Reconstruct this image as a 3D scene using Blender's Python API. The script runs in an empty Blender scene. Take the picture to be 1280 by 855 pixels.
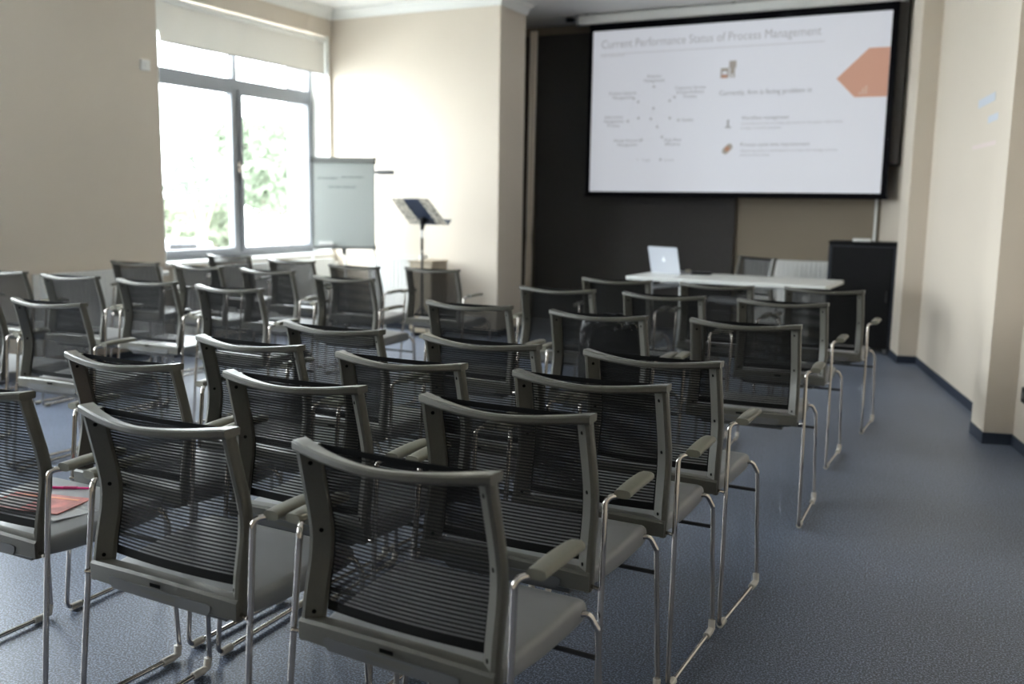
import bpy, math, random
from mathutils import Vector, Matrix
PI = math.pi
S = bpy.context.scene
COL = S.collection
random.seed(7)

# ------------------------------------------------------------------ helpers
class MB:
    """collects shapes into one mesh"""
    def __init__(self): self.v = []; self.f = []; self.m = []; self.uv = {}
    def add(self, vs, fs, mi=0):
        b = len(self.v); self.v += [tuple(p) for p in vs]
        for f in fs: self.f.append(tuple(b+i for i in f)); self.m.append(mi)
        return b
    def box(self, x0, x1, y0, y1, z0, z1, mi=0, M=None):
        vs = [(x, y, z) for z in (z0, z1) for y in (y0, y1) for x in (x0, x1)]
        if M is not None: vs = [tuple(M @ Vector(p)) for p in vs]
        self.add(vs, [(0,2,3,1),(4,5,7,6),(0,1,5,4),(2,6,7,3),(0,4,6,2),(1,3,7,5)], mi); return self
    def prism(self, pts, z0, z1, mi=0):
        n = len(pts); a = sum(pts[i][0]*pts[(i+1)%n][1]-pts[(i+1)%n][0]*pts[i][1] for i in range(n))
        if a < 0: pts = pts[::-1]
        vs = [(x, y, z0) for x, y in pts]+[(x, y, z1) for x, y in pts]
        self.add(vs, [tuple(range(n-1, -1, -1)), tuple(range(n, 2*n))]+[(i, (i+1)%n, n+(i+1)%n, n+i) for i in range(n)], mi); return self
    def loft(self, rings, cap=True, mi=0):
        n = len(rings[0]); vs = [p for r in rings for p in r]; fs = []
        for k in range(len(rings)-1):
            for i in range(n):
                j = (i+1) % n; fs.append((k*n+i, k*n+j, (k+1)*n+j, (k+1)*n+i))
        if cap: fs.append(tuple(range(n-1, -1, -1))); fs.append(tuple((len(rings)-1)*n+i for i in range(n)))
        self.add(vs, fs, mi); return self
    def tube(self, pts, r, seg=10, mi=0, cap=True):
        pts = [Vector(p) for p in pts]; rings = []; t0 = None; nrm = None
        for i, p in enumerate(pts):
            a = pts[max(i-1, 0)]; b = pts[min(i+1, len(pts)-1)]; t = (b-a).normalized()
            if nrm is None:
                nrm = Vector((0, 0, 1)) if abs(t.z) < .9 else Vector((1, 0, 0))
            nrm = (nrm - t*nrm.dot(t)).normalized(); bi = t.cross(nrm)
            rr = r[i] if isinstance(r, (list, tuple)) else r
            rings.append([tuple(p+nrm*math.cos(q)*rr+bi*math.sin(q)*rr) for q in [2*PI*k/seg for k in range(seg)]])
        self.loft(rings, cap, mi); return self
    def lathe(self, prof, c=(0, 0, 0), seg=20, mi=0):
        self.loft([[(c[0]+r*math.cos(2*PI*k/seg), c[1]+r*math.sin(2*PI*k/seg), c[2]+z) for k in range(seg)] for r, z in prof], True, mi); return self
    def build(self, name, mats, parent=None, smooth=False, bevel=0, angle=35, loc=None):
        me = bpy.data.meshes.new(name); me.from_pydata(self.v, [], self.f)
        if not isinstance(mats, (list, tuple)): mats = [mats]
        for m in mats: me.materials.append(m)
        me.polygons.foreach_set('material_index', self.m)
        me.update()
        if smooth:
            me.polygons.foreach_set('use_smooth', [True]*len(me.polygons))
            me.set_sharp_from_angle(angle=math.radians(angle))
        o = bpy.data.objects.new(name, me); COL.objects.link(o)
        if parent is not None: o.parent = parent
        if loc is not None: o.location = loc
        if bevel:
            b = o.modifiers.new('bevel', 'BEVEL'); b.width = bevel; b.segments = 2; b.limit_method = 'ANGLE'; b.angle_limit = math.radians(40)
        return o

def fillet(pts, rad, n=6):
    pts = [Vector(p) for p in pts]; out = [pts[0]]
    for i in range(1, len(pts)-1):
        p = pts[i]; a = pts[i-1]-p; b = pts[i+1]-p; r = rad[i-1] if isinstance(rad, (list, tuple)) else rad
        ang = a.angle(b); d = min(r/math.tan(ang/2), a.length*.49, b.length*.49)
        s = p+a.normalized()*d; e = p+b.normalized()*d
        for k in range(n+1):
            t = k/n; out.append(s*(1-t)**2+p*2*t*(1-t)+e*t*t)
    out.append(pts[-1]); return out

def thing(name, label, cat, loc=(0, 0, 0), rz=0, group=None):
    o = bpy.data.objects.new(name, None); COL.objects.link(o); o.location = loc; o.rotation_euler = (0, 0, rz)
    o.empty_display_size = .1; return tag(o, label, cat, group)
def tag(o, label, cat, group=None):
    o['label'] = label; o['category'] = cat
    if group: o['group'] = group
    return o
def struct(o, label=None):
    o['kind'] = 'structure'
    if label: o['label'] = label
    return o
def dup(root, loc, rz, label, group):
    r = root.copy(); COL.objects.link(r); r.location = loc; r.rotation_euler = (0, 0, rz); r['label'] = label; r['group'] = group
    for ch in list(root.children):
        c = ch.copy(); COL.objects.link(c); c.parent = r
        for g in ch.children:
            d = g.copy(); COL.objects.link(d); d.parent = c
    return r

# ------------------------------------------------------------------ materials
def mat(name, col=(.5, .5, .5), rough=.5, metal=0, spec=.5, emit=None, estr=0, noise=None, bump=None, trans=0):
    m = bpy.data.materials.new(name); m.use_nodes = True; nt = m.node_tree; b = nt.nodes['Principled BSDF']
    b.inputs['Base Color'].default_value = (*col, 1); b.inputs['Roughness'].default_value = rough
    b.inputs['Metallic'].default_value = metal; b.inputs['Specular IOR Level'].default_value = spec
    b.inputs['Transmission Weight'].default_value = trans
    if emit: b.inputs['Emission Color'].default_value = (*emit, 1); b.inputs['Emission Strength'].default_value = estr
    tc = nt.nodes.new('ShaderNodeTexCoord')
    if noise:                                    # (scale, amount): small mottling of the thing's own colour
        n = nt.nodes.new('ShaderNodeTexNoise'); n.inputs['Scale'].default_value = noise[0]; n.inputs['Detail'].default_value = 3
        nt.links.new(tc.outputs['Object'], n.inputs['Vector'])
        r = nt.nodes.new('ShaderNodeMapRange'); r.inputs['From Min'].default_value = .3; r.inputs['From Max'].default_value = .7
        r.inputs['To Min'].default_value = 1-noise[1]; r.inputs['To Max'].default_value = 1+noise[1]
        nt.links.new(n.outputs['Fac'], r.inputs['Value'])
        mx = nt.nodes.new('ShaderNodeVectorMath'); mx.operation = 'SCALE'; mx.inputs[0].default_value = col
        nt.links.new(r.outputs['Result'], mx.inputs['Scale']); nt.links.new(mx.outputs[0], b.inputs['Base Color'])
    if bump:
        n2 = nt.nodes.new('ShaderNodeTexNoise'); n2.inputs['Scale'].default_value = bump[0]; n2.inputs['Detail'].default_value = 4
        nt.links.new(tc.outputs['Object'], n2.inputs['Vector'])
        bp = nt.nodes.new('ShaderNodeBump'); bp.inputs['Strength'].default_value = bump[1]; bp.inputs['Distance'].default_value = bump[2]
        nt.links.new(n2.outputs['Fac'], bp.inputs['Height']); nt.links.new(bp.outputs[0], b.inputs['Normal'])
    return m

M_wall = mat('wall_paper', (.61, .54, .455), .75, noise=(1.5, .015), bump=(90, .25, .002))
M_ceil = mat('ceiling_paint', (.84, .84, .82), .85)
M_trim = mat('white_trim', (.80, .80, .77), .6)
M_white = mat('white_enamel', (.82, .82, .80), .35)
M_skirt = mat('navy_skirting', (.018, .026, .045), .6)
M_plastic = mat('olive_plastic', (.084, .080, .066), .36, noise=(220, .06), bump=(700, .12, .0004))
M_arm = mat('armrest_plastic', (.150, .143, .108), .42, noise=(220, .05))
M_seat = mat('seat_vinyl', (.205, .207, .212), .38, noise=(6, .03), bump=(500, .1, .0003))
M_shell = mat('seat_shell', (.085, .085, .084), .5)
M_chrome = mat('chrome', (.54, .50, .465), .05, 1)
M_darkbar = mat('black_steel', (.02, .02, .022), .4)
M_bolt = mat('bolt_black', (.003, .003, .003), .9, spec=.05)
M_glide = mat('clear_glide', (.55, .52, .47), .25, spec=.6)
M_winframe = mat('window_grey', (.17, .18, .20), .5)
M_charcoal = mat('charcoal_panel', (.056, .051, .048), .8, noise=(40, .1))
M_black = mat('black_satin', (.005, .005, .006), .6, spec=.2)
M_blackgloss = mat('black_leather', (.003, .003, .004), .22, bump=(18, .8, .03))
M_fabric_w = mat('pale_curtain', (.86, .78, .68), .9)
M_table = mat('table_white', (.72, .73, .71), .35)
M_alu = mat('laptop_silver', (.50, .52, .57), .4, .2)
M_tan = mat('tan_wood', (.36, .30, .22), .55, noise=(12, .08))
M_board = mat('flipchart_board', (.46, .49, .475), .8, spec=.15)
M_boardtrim = mat('board_trim', (.22, .23, .23), .4, .4)
M_navy = mat('stand_navy', (.018, .028, .055), .45)
M_lace = mat('cream_lace', (.46, .42, .35), .9, noise=(48, .8))
M_grey = mat('grey_metal', (.35, .36, .38), .35, .8)
M_paper = mat('paper_white', (.80, .80, .80), .6)
M_red = mat('flyer_red', (.42, .11, .09), .5, noise=(18, .5))
M_pink = mat('pencil_pink', (.75, .02, .22), .4)
M_tapeblue = mat('tape_blue', (.52, .55, .61), .6)
M_tapepink = mat('tape_pink', (.66, .55, .52), .6)

def carpet():
    m = bpy.data.materials.new('blue_carpet'); m.use_nodes = True; nt = m.node_tree; b = nt.nodes['Principled BSDF']
    tc = nt.nodes.new('ShaderNodeTexCoord')
    def noise(sc, det):
        n = nt.nodes.new('ShaderNodeTexNoise'); n.inputs['Scale'].default_value = sc; n.inputs['Detail'].default_value = det
        n.inputs['Roughness'].default_value = .7; nt.links.new(tc.outputs['Object'], n.inputs['Vector']); return n
    a = noise(165, 2.5); c = noise(1.3, 3); f = noise(240, 2)
    r = nt.nodes.new('ShaderNodeValToRGB'); e = r.color_ramp.elements
    e[0].position = .41; e[0].color = (.004, .007, .016, 1); e[1].position = .60; e[1].color = (.20, .24, .34, 1)
    k = e.new(.5); k.color = (.030, .044, .078, 1)
    nt.links.new(a.outputs['Fac'], r.inputs['Fac'])
    mr = nt.nodes.new('ShaderNodeMapRange'); mr.inputs['From Min'].default_value = .3; mr.inputs['From Max'].default_value = .7
    mr.inputs['To Min'].default_value = .86; mr.inputs['To Max'].default_value = 1.12
    nt.links.new(c.outputs['Fac'], mr.inputs['Value'])
    vm = nt.nodes.new('ShaderNodeVectorMath'); vm.operation = 'SCALE'; nt.links.new(r.outputs['Color'], vm.inputs[0]); nt.links.new(mr.outputs['Result'], vm.inputs['Scale'])
    nt.links.new(vm.outputs[0], b.inputs['Base Color'])
    b.inputs['Roughness'].default_value = .42; b.inputs['Specular IOR Level'].default_value = .6
    b.inputs['Sheen Weight'].default_value = .12; b.inputs['Sheen Roughness'].default_value = .5; b.inputs['Sheen Tint'].default_value = (.8, .88, 1, 1)
    bp = nt.nodes.new('ShaderNodeBump'); bp.inputs['Strength'].default_value = .25; bp.inputs['Distance'].default_value = .002
    nt.links.new(f.outputs['Fac'], bp.inputs['Height']); nt.links.new(bp.outputs[0], b.inputs['Normal'])
    return m
M_carpet = carpet()

def mesh_fabric():
    """knitted horizontal strands, open between them"""
    m = bpy.data.materials.new('black_mesh_fabric'); m.use_nodes = True; nt = m.node_tree; b = nt.nodes['Principled BSDF']
    b.inputs['Base Color'].default_value = (.009, .0087, .0083, 1); b.inputs['Roughness'].default_value = .8; b.inputs['Specular IOR Level'].default_value = .2
    out = nt.nodes['Material Output']; tc = nt.nodes.new('ShaderNodeTexCoord'); sp = nt.nodes.new('ShaderNodeSeparateXYZ')
    nt.links.new(tc.outputs['Object'], sp.inputs[0])
    def stripe(sock, freq, lo, hi, bias):
        k = nt.nodes.new('ShaderNodeMath'); k.operation = 'MULTIPLY'; k.inputs[1].default_value = freq*2*PI; nt.links.new(sock, k.inputs[0])
        s = nt.nodes.new('ShaderNodeMath'); s.operation = 'SINE'; nt.links.new(k.outputs[0], s.inputs[0])
        r = nt.nodes.new('ShaderNodeMapRange'); r.inputs['From Min'].default_value = bias-.25; r.inputs['From Max'].default_value = bias+.25
        r.inputs['To Min'].default_value = lo; r.inputs['To Max'].default_value = hi; nt.links.new(s.outputs[0], r.inputs['Value']); return r
    h = stripe(sp.outputs['Z'], 1/.0082, .05, .50, .10)
    v = stripe(sp.outputs['X'], 1/.0045, .82, 1.0, 0)
    mu = nt.nodes.new('ShaderNodeMath'); mu.operation = 'MULTIPLY'; nt.links.new(h.outputs[0], mu.inputs[0]); nt.links.new(v.outputs[0], mu.inputs[1])
    tr = nt.nodes.new('ShaderNodeBsdfTransparent'); mx = nt.nodes.new('ShaderNodeMixShader')
    nt.links.new(mu.outputs[0], mx.inputs[0]); nt.links.new(b.outputs[0], mx.inputs[1]); nt.links.new(tr.outputs[0], mx.inputs[2])
    nt.links.new(mx.outputs[0], out.inputs['Surface']); return m
M_mesh = mesh_fabric()
M_hem = mat('black_hem', (.004, .004, .004), .8, spec=.15)

def glass():
    m = bpy.data.materials.new('window_glass'); m.use_nodes = True; nt = m.node_tree; nt.nodes.remove(nt.nodes['Principled BSDF']); out = nt.nodes['Material Output']
    tr = nt.nodes.new('ShaderNodeBsdfTransparent'); tr.inputs[0].default_value = (.93, .95, .95, 1)
    gl = nt.nodes.new('ShaderNodeBsdfGlossy'); gl.inputs['Roughness'].default_value = .02
    lw = nt.nodes.new('ShaderNodeLayerWeight'); pw = nt.nodes.new('ShaderNodeMath'); pw.operation = 'POWER'; pw.inputs[1].default_value = 4
    nt.links.new(lw.outputs['Facing'], pw.inputs[0]); fr = nt.nodes.new('ShaderNodeMath'); fr.operation = 'MULTIPLY_ADD'; fr.inputs[1].default_value = .6; fr.inputs[2].default_value = .03
    nt.links.new(pw.outputs[0], fr.inputs[0]); mx = nt.nodes.new('ShaderNodeMixShader')
    nt.links.new(fr.outputs[0], mx.inputs[0]); nt.links.new(tr.outputs[0], mx.inputs[1]); nt.links.new(gl.outputs[0], mx.inputs[2]); nt.links.new(mx.outputs[0], out.inputs['Surface'])
    return m
M_glass = glass()
def clear_plastic():
    m = bpy.data.materials.new('clear_plastic'); m.use_nodes = True; nt = m.node_tree; b = nt.nodes['Principled BSDF']; out = nt.nodes['Material Output']
    b.inputs['Base Color'].default_value = (.7, .7, .7, 1); b.inputs['Roughness'].default_value = .12
    tr = nt.nodes.new('ShaderNodeBsdfTransparent'); mx = nt.nodes.new('ShaderNodeMixShader'); mx.inputs[0].default_value = .6
    nt.links.new(b.outputs[0], mx.inputs[1]); nt.links.new(tr.outputs[0], mx.inputs[2]); nt.links.new(mx.outputs[0], out.inputs['Surface']); return m
M_clear = clear_plastic()
def blind_mat():
    m = bpy.data.materials.new('blind_fabric'); m.use_nodes = True; nt = m.node_tree; b = nt.nodes['Principled BSDF']; out = nt.nodes['Material Output']
    b.inputs['Base Color'].default_value = (.70, .68, .64, 1); b.inputs['Roughness'].default_value = .9
    tl = nt.nodes.new('ShaderNodeBsdfTranslucent'); tl.inputs[0].default_value = (.72, .70, .66, 1); mx = nt.nodes.new('ShaderNodeMixShader'); mx.inputs[0].default_value = .16
    nt.links.new(b.outputs[0], mx.inputs[1]); nt.links.new(tl.outputs[0], mx.inputs[2]); nt.links.new(mx.outputs[0], out.inputs['Surface']); return m
M_blind = blind_mat()

# ------------------------------------------------------------------ the room
CEIL = 3.28
XL = -6.30
YF = 8.20            # wall with the flipchart
XR = -4.30           # its return towards the screen
YS = 9.80            # screen wall
DW = Vector((-.2387, .9711)); NW = Vector((.9711, .2387))      # right wall: along, outwards
A0 = Vector((-.463, 8.697))
def rw(s, n=0): p = A0-DW*s+NW*n; return (p.x, p.y)           # s metres towards the camera from the far pier

struct(MB().box(-6.7, 4.6, -4.6, 10.4, -.12, 0).build('floor', M_carpet))
struct(MB().box(-6.7, 4.6, -4.6, 10.4, CEIL, CEIL+.15).build('ceiling', M_ceil))
WIN = [(-1.3, 1.1), (1.6, 4.05), (5.86, 8.17)]
ZS, ZT = .77, 3.02
w = MB(); y = -4.6
for a, b in WIN: w.box(XL-.36, XL, y, a, 0, CEIL); w.box(XL-.36, XL, a, b, 0, ZS-.03); w.box(XL-.36, XL, a, b, ZT, CEIL); y = b
w.box(XL-.36, XL, y, YF, 0, CEIL)
struct(w.build('wall_left', M_wall))
struct(MB().prism([(XL-.36, YF), (XR, YF), (XR, YF+.55), (XL-.36, YF+.55)], 0, CEIL).build('wall_flipchart', M_wall))
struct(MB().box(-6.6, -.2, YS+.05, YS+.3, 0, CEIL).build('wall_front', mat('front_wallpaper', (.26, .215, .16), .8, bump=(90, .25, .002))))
struct(MB().box(-6.6, -6.3, YF+.55, YS+.1, 0, CEIL).build('wall_recess', M_wall))
struct(MB().prism([(-.955, YS+.06), rw(-.42), rw(-.42, .3), (-.6, YS+.3)], 0, CEIL).build('wall_corner', M_wall))
struct(MB().prism([rw(-.45), rw(14.2), rw(14.2, .25), rw(-.45, .25)], 0, CEIL).build('wall_right', M_wall))
struct(MB().box(-6.7, 4.6, -4.6, -4.4, 0, CEIL).build('wall_back', M_wall))
struct(MB().tube([(-.985, YS+.02, 0), (-.985, YS+.02, CEIL)], .014, 8).build('trim_corner_pipe', M_white))
# piers on the right wall
for k, (s0, s1) in enumerate(((2.856, 2.575), (0.0, -.40))):
    struct(MB().prism([rw(s0), rw(s0, -.155), rw(s1, -.155), rw(s1)], 0, CEIL).build('wall_pier', M_wall))
    sk = MB().prism([rw(s0+.006), rw(s0+.006, -.161), rw(s1, -.161), rw(s1)], 0, .066)
    struct(sk.build('baseboard_pier', M_skirt))
struct(MB().prism([rw(2.57), rw(2.57, -.008), rw(.006, -.008), rw(.006)], 0, .062).build('baseboard_right', M_skirt))
struct(MB().prism([rw(14.0), rw(14.0, -.008), rw(2.865, -.008), rw(2.865)], 0, .062).build('baseboard_right', M_skirt))
struct(MB().box(XL, XR+.008, YF-.008, YF, 0, .062).build('baseboard_flipchart', M_skirt))
struct(MB().box(XR, XR+.008, YF, YF+.55, 0, .062).build('baseboard_return', M_skirt))
struct(MB().box(XL, XL+.008, -4.4, YF, 0, .062).build('baseboard_left', M_skirt))
# cornice: stepped profile
def cornice(name, p, q, n):
    """p->q along the wall, n = direction into the room; profile of (out, down)"""
    prof = [(0, .095), (.018, .095), (.022, .075), (.045, .045), (.065, .030), (.075, .028), (.085, .012), (.085, 0), (0, 0)]
    m = MB(); m.loft([[(c[0]+n[0]*o+ex*o, c[1]+n[1]*o+ey*o, CEIL-d) for o, d in prof] for c, ex, ey in ((p[:2], p[2], p[3]), (q[:2], q[2], q[3]))])
    struct(m.build(name, M_trim, smooth=False))
cornice('trim_flipchart', (XL, YF, 0, 0), (XR, YF, 1, 0), (0, -1))
cornice('trim_return', (XR, YF, 0, -1), (XR, YF+.55, 0, 0), (1, 0))
cornice('trim_left', (XL, -4.4, 0, 0), (XL, YF, 0, 0), (1, 0))
# window board and reveal linings
for k, (a, b) in enumerate(WIN):
    struct(MB().box(XL-.27, XL+.03, a-.0, b+.0, ZS-.03, ZS).build('trim_sill', M_white, bevel=.004))
    struct(MB().box(XL-.27, XL-.002, b-.012, b, ZS, ZT).box(XL-.27, XL-.002, a, a+.012, ZS, ZT).build('trim_reveal', M_trim))
    # frame
    X0, X1 = XL-.30, XL-.235; root = thing('window_%d' % (3-k), 'x', 'window', (0, 0, 0))
    for key in ('label', 'category'): del root[key]
    struct(root)
    f = MB(); fw = .055; zt0, zt1 = 2.36, 2.46; ym = (a+b)/2
    f.box(X0, X1, a, a+fw, ZS, ZT).box(X0, X1, b-fw, b, ZS, ZT).box(X0, X1, a+fw, b-fw, ZS, ZS+.045).box(X0, X1, a+fw, b-fw, ZT-fw, ZT)
    f.box(X0, X1, a+fw, b-fw, zt0, zt1).box(X0, X1, ym-.03, ym+.03, zt1, ZT-fw).box(X0, X1, ym-.03, ym+.03, ZS+.045, zt0)
    struct(f.build('window_frame', M_winframe, root, bevel=.004))
    for y0, y1 in ((a+fw, ym-.03), (ym+.03, b-fw)):
        s = MB(); t = .045; Xa, Xb = X0+.012, X1+.018; z0, z1 = ZS+.045, zt0
        s.box(Xa, Xb, y0, y0+t, z0, z1).box(Xa, Xb, y1-t, y1, z0, z1).box(Xa, Xb, y0+t, y1-t, z0, z0+t).box(Xa, Xb, y0+t, y1-t, z1-t, z1)
        so = struct(s.build('sash', M_winframe, root, bevel=.004))
        struct(MB().box(X0+.03, X0+.036, y0+t, y1-t, z0+t, z1-t).build('pane', M_glass, so))
        struct(MB().box(X0+.03, X0+.036, y0, y1, zt1, ZT-fw).build('pane', M_glass, root))
    h = MB(); zc = 1.63; h.box(X1+.018, X1+.03, ym-.016, ym+.016, zc-.05, zc+.05).tube([(X1+.03, ym, zc), (X1+.065, ym, zc)], .011).box(X1+.055, X1+.075, ym-.014, ym+.014, zc-.11, zc+.02)
    struct(h.build('window_handle', M_chrome, root, bevel=.003))
    struct(MB().box(XL-.36, XL-.30, a, b, ZS-.06, ZS-.03).build('trim_outer_sill', M_grey))
# roller blinds (the visible one hangs unevenly with soft folds)
def blind(name, a, b, zb, label, folds=.012):
    r = thing(name, label, 'roller blind', (XL-.05, (a+b)/2, zb)); m = MB(); n = 90; rows = 10; W = b-a
    fr = []; bk = []
    for j in range(rows+1):
        t = j/rows; z = t*(ZT-.02-zb); row = []; row2 = []
        for i in range(n+1):
            s = i/n; yy = -W/2+W*s
            amp = folds*(1.2-s)*(1 if s < .6 else .35)
            xx = amp*(math.sin(s*23+t*1.6)+.6*math.sin(s*41+1.3-t*2.3)); zz = z
            if s < .03 and t < .3: yy += .03*(1-t/.3)*(1-s/.03)
            row.append((xx, yy, zz)); row2.append((xx-.0012, yy, zz))
        fr.append(row); bk.append(row2)
    N = n+1
    for g, flip in ((fr, False), (bk, True)):
        fs = []
        for j in range(rows):
            for i in range(n):
                q = (j*N+i, j*N+i+1, (j+1)*N+i+1, (j+1)*N+i); fs.append(q[::-1] if flip else q)
        m.add([p for rr in g for p in rr], fs)
    m.build('blind_fabric', M_blind, r, smooth=True)
    MB().tube([(0, -W/2, 0), (0, W/2, 0)], .008, 8).build('hem_bar', M_grey, r, smooth=True)
    MB().tube([(0, -W/2, ZT-.04-zb), (0, W/2, ZT-.04-zb)], .03, 16).build('roller_tube', M_white, r, smooth=True)
    return r
blind('roller_blind', 5.90, 8.155, 2.635, 'pale grey roller blind half lowered over the window, softly creased')

# ------------------------------------------------------------------ radiators
def radiator(label, loc, rz, L, H, group=None, z0=.12):
    r = thing('radiator', label, 'radiator', (loc[0], loc[1], z0), rz, group); D = .075; n = int(L/.045); m = MB()
    pts = [(-L/2, D)]
    y0, y1 = .045, .095
    prof = [(-L/2, .03)]
    for i in range(n):
        xa = -L/2+L*i/n; st = L/n
        prof += [(xa+.1*st, y1-.008), (xa+.2*st, y1), (xa+.6*st, y1), (xa+.7*st, y1-.008), (xa+.95*st, y1-.008)]
    prof += [(L/2, .03)]
    m.prism([(x, -yy) for x, yy in prof], .012, H-.012)
    m.build('radiator_panel', M_white, r)
    g = MB(); g.box(-L/2-.004, L/2+.004, -.096, -.028, H-.012, H)
    for i in range(int(L/.03)): g.box(-L/2+.01+i*.03, -L/2+.014+i*.03, -.09, -.035, H, H+.003)
    g.build('top_grille', M_white, r)
    [MB().box(a, a+.006, -.1, -.025, 0, H).build('side_cover', M_white, r) for a in (-L/2-.006, L/2)]
    [MB().box(a, a+.03, -.03, -.001, .1, H-.1).build('wall_bracket', M_white, r) for a in (-L/3, L/3-.03)]
    MB().tube(fillet([(L/2, -.06, .05), (L/2+.05, -.06, .05), (L/2+.05, -.06, -z0+.0)], .02), .009, 8).build('supply_pipe', M_white, r, smooth=True)
    v = MB().tube([(L/2, -.06, H-.06), (L/2+.03, -.06, H-.06)], .012, 10).tube([(L/2+.03, -.06, H-.06), (L/2+.10, -.06, H-.06)], .021, 14)
    v.build('valve', M_white, r, smooth=True); return r
radiator('white ribbed radiator under the blank left wall behind the chairs', (XL, 5.15, 0), PI/2, 1.15, .63)
radiator('white ribbed radiator under the large window', (XL, 7.0, 0), PI/2, 2.16, .60)
radiator('white ribbed radiator on the wall behind the flipchart', (-5.42, YF, 0), 0, .70, .63)
radiator('white ribbed radiator on the front wall beside the black cabinet', (-1.72, YS+.05, 0), 0, 1.0, .67)

# ------------------------------------------------------------------ front wall
struct(MB().box(-4.66, -2.36, YS, YS+.05, .0, 3.175).build('wall_panel', M_charcoal, bevel=.004), 'charcoal panel on the front wall behind the screen')
c = MB(); ring = []
rows = []
for j in range(25):
    t = j/24; z = .03+t*3.15; wd = .036-.012*math.exp(-((z-.95)/.12)**2)+.01*(1-t); cx = -4.583-.03*(1-t)
    rows.append([(cx+wd*u, YS-.275+.02*math.sin(u*5+t*2), z) for u in [-1+2*k/10 for k in range(11)]]+[(cx+wd*u, YS-.252+.012*math.sin(u*5+t*2), z) for u in [1-2*k/10 for k in range(11)]])
c.loft(rows); tag(c.build('curtain', M_fabric_w, smooth=True), 'narrow pale gathered curtain hanging left of the charcoal wall panel', 'curtain')
struct(MB().box(-4.92, -4.765, YS+.0, YS+.05, 0, 3.175).build('wall_panel', mat('brown_strip', (.07, .055, .045), .7)), 'narrow dark brown strip of wall left of the curtain')  # thin darker brown strip laid on the wall beside the curtain

# ------------------------------------------------------------------ projection screen
SX0, SX1, SZ0, SZ1, SY = -3.83, -.92, 1.463, 3.103, 9.40
sc = thing('projection_screen', 'large white projection screen with black border hanging from the ceiling showing a slide', 'projection screen', ((SX0+SX1)/2, SY, SZ0))
SW, SH = SX1-SX0, SZ1-SZ0
def emis(name, col, s=1.0):
    """the projected picture: matt screen cloth plus the light of the picture"""
    return mat(name, tuple(.5*k for k in col), .8, emit=col, estr=s)
ES = .34
M_slide = emis('slide_white', (.84, .86, .93), ES)
M_border = mat('screen_black', (.004, .004, .006), .8, spec=.1)
MB().box(-SW/2-.045, SW/2+.055, .004, .012, -.03, SH+.10).build('screen_border', M_border, sc)
slide = MB().box(-SW/2, SW/2, 0, .004, 0, SH).build('slide', M_slide, sc)
MB().tube([(-SW/2-.055, .008, -.04), (SW/2+.065, .008, -.04)], .014, 10).build('weight_bar', M_border, sc, smooth=True)
hs = MB().box(-SW/2-.16, SW/2+.10, -.045, .055, SH+.075, SH+.165)
hs.build('housing', M_white, sc, bevel=.012)
[MB().box(a, b, -.04, .05, SH+.07, SH+.17).build('end_cap', M_grey, sc, bevel=.004) for a, b in ((-SW/2-.19, -SW/2-.16), (SW/2+.10, SW/2+.12))]
MB().tube([(-SW/2-.19, 0, SH+.135), (-SW/2-.24, 0, SH+.135)], .014, 8).tube([(-SW/2-.24, 0, SH+.135), (-SW/2-.31, 0, SH+.14)], .024, 10).build('motor_plug', M_black, sc, smooth=True)
[MB().box(a, a+.04, -.01, .03, SH+.165, CEIL-SZ0).build('ceiling_bracket', M_darkbar, sc) for a in (-SW/2-.10, -.02, SW/2-.1)]
def ink(k): return emis('ink_%02d' % int(k*100), (k, k, k*1.06), ES)
I1, I2, I3 = ink(.36), ink(.50), ink(.62)
def text(name, s, x, z, size, m, align='LEFT', width=None, kind=None):
    cu = bpy.data.curves.new(name, 'FONT'); cu.body = s; cu.size = size; cu.align_x = align; cu.extrude = .0004; cu.materials.append(m); cu.resolution_u = 3
    t = bpy.data.objects.new(name, cu); COL.objects.link(t); bpy.context.view_layer.update()
    me = bpy.data.meshes.new_from_object(t.evaluated_get(bpy.context.evaluated_depsgraph_get())); w0 = t.dimensions.x
    bpy.data.objects.remove(t); me.name = name
    o = bpy.data.objects.new(name, me); COL.objects.link(o); o.parent = slide
    o.location = (-SW/2+SW*x, -.0012, SH*z); o.rotation_euler = (PI/2, 0, 0)
    if width: o.scale = (width*SW/max(w0, 1e-3), 1, 1)
    return o
text('slide_title', 'Current Performance Status of Process Management', .031, .893, .118, I2, width=.756)
def sbox(name, x0, x1, z0, z1, m): return MB().box(-SW/2+SW*x0, -SW/2+SW*x1, -.0016, -.0004, SH*z0, SH*z1).build(name, m, slide)
sbox('underline', .031, .800, .853, .8575, I3)
text('slide_text', 'Risk Assessment', .031, .838, .045, I3, width=.09)
text('slide_headline', 'Currently, firm is facing problem in', .465, .576, .066, I1, width=.303)
text('slide_text', 'Workflow management', .545, .430, .048, I1, width=.157)
text('slide_text', 'Currently process are being approved on the paper which leads', .544, .400, .034, I2, width=.327)
text('slide_text', 'to delay in overall operations', .544, .374, .034, I2, width=.133)
text('slide_text', 'Process cycle time improvement', .545, .274, .048, I1, width=.226)
text('slide_text', 'Operating teams is estimated to increase the average process', .546, .241, .034, I2, width=.314)
text('slide_text', 'performance time', .546, .216, .034, I2, width=.097)
for s, x, z in (('Business\nManagement', .233, .700), ('Product Lifecycle\nManagement', .118, .604), ('Customer Service\n& Data Delivery\nProcess', .364, .622), ('Information\nManagement\nProcess', .087, .458), ('Quality', .358, .430), ('Human Resource\nManagement', .141, .311), ('Data Flow\nEfficiency', .308, .311)):
    text('diagram_label', s, x, z, .043, I1, 'CENTER')
text('diagram_label', 'Target', .198, .190, .034, I2, 'LEFT'); text('diagram_label', 'Current', .277, .190, .034, I2, 'LEFT')
dm = MB()
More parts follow.
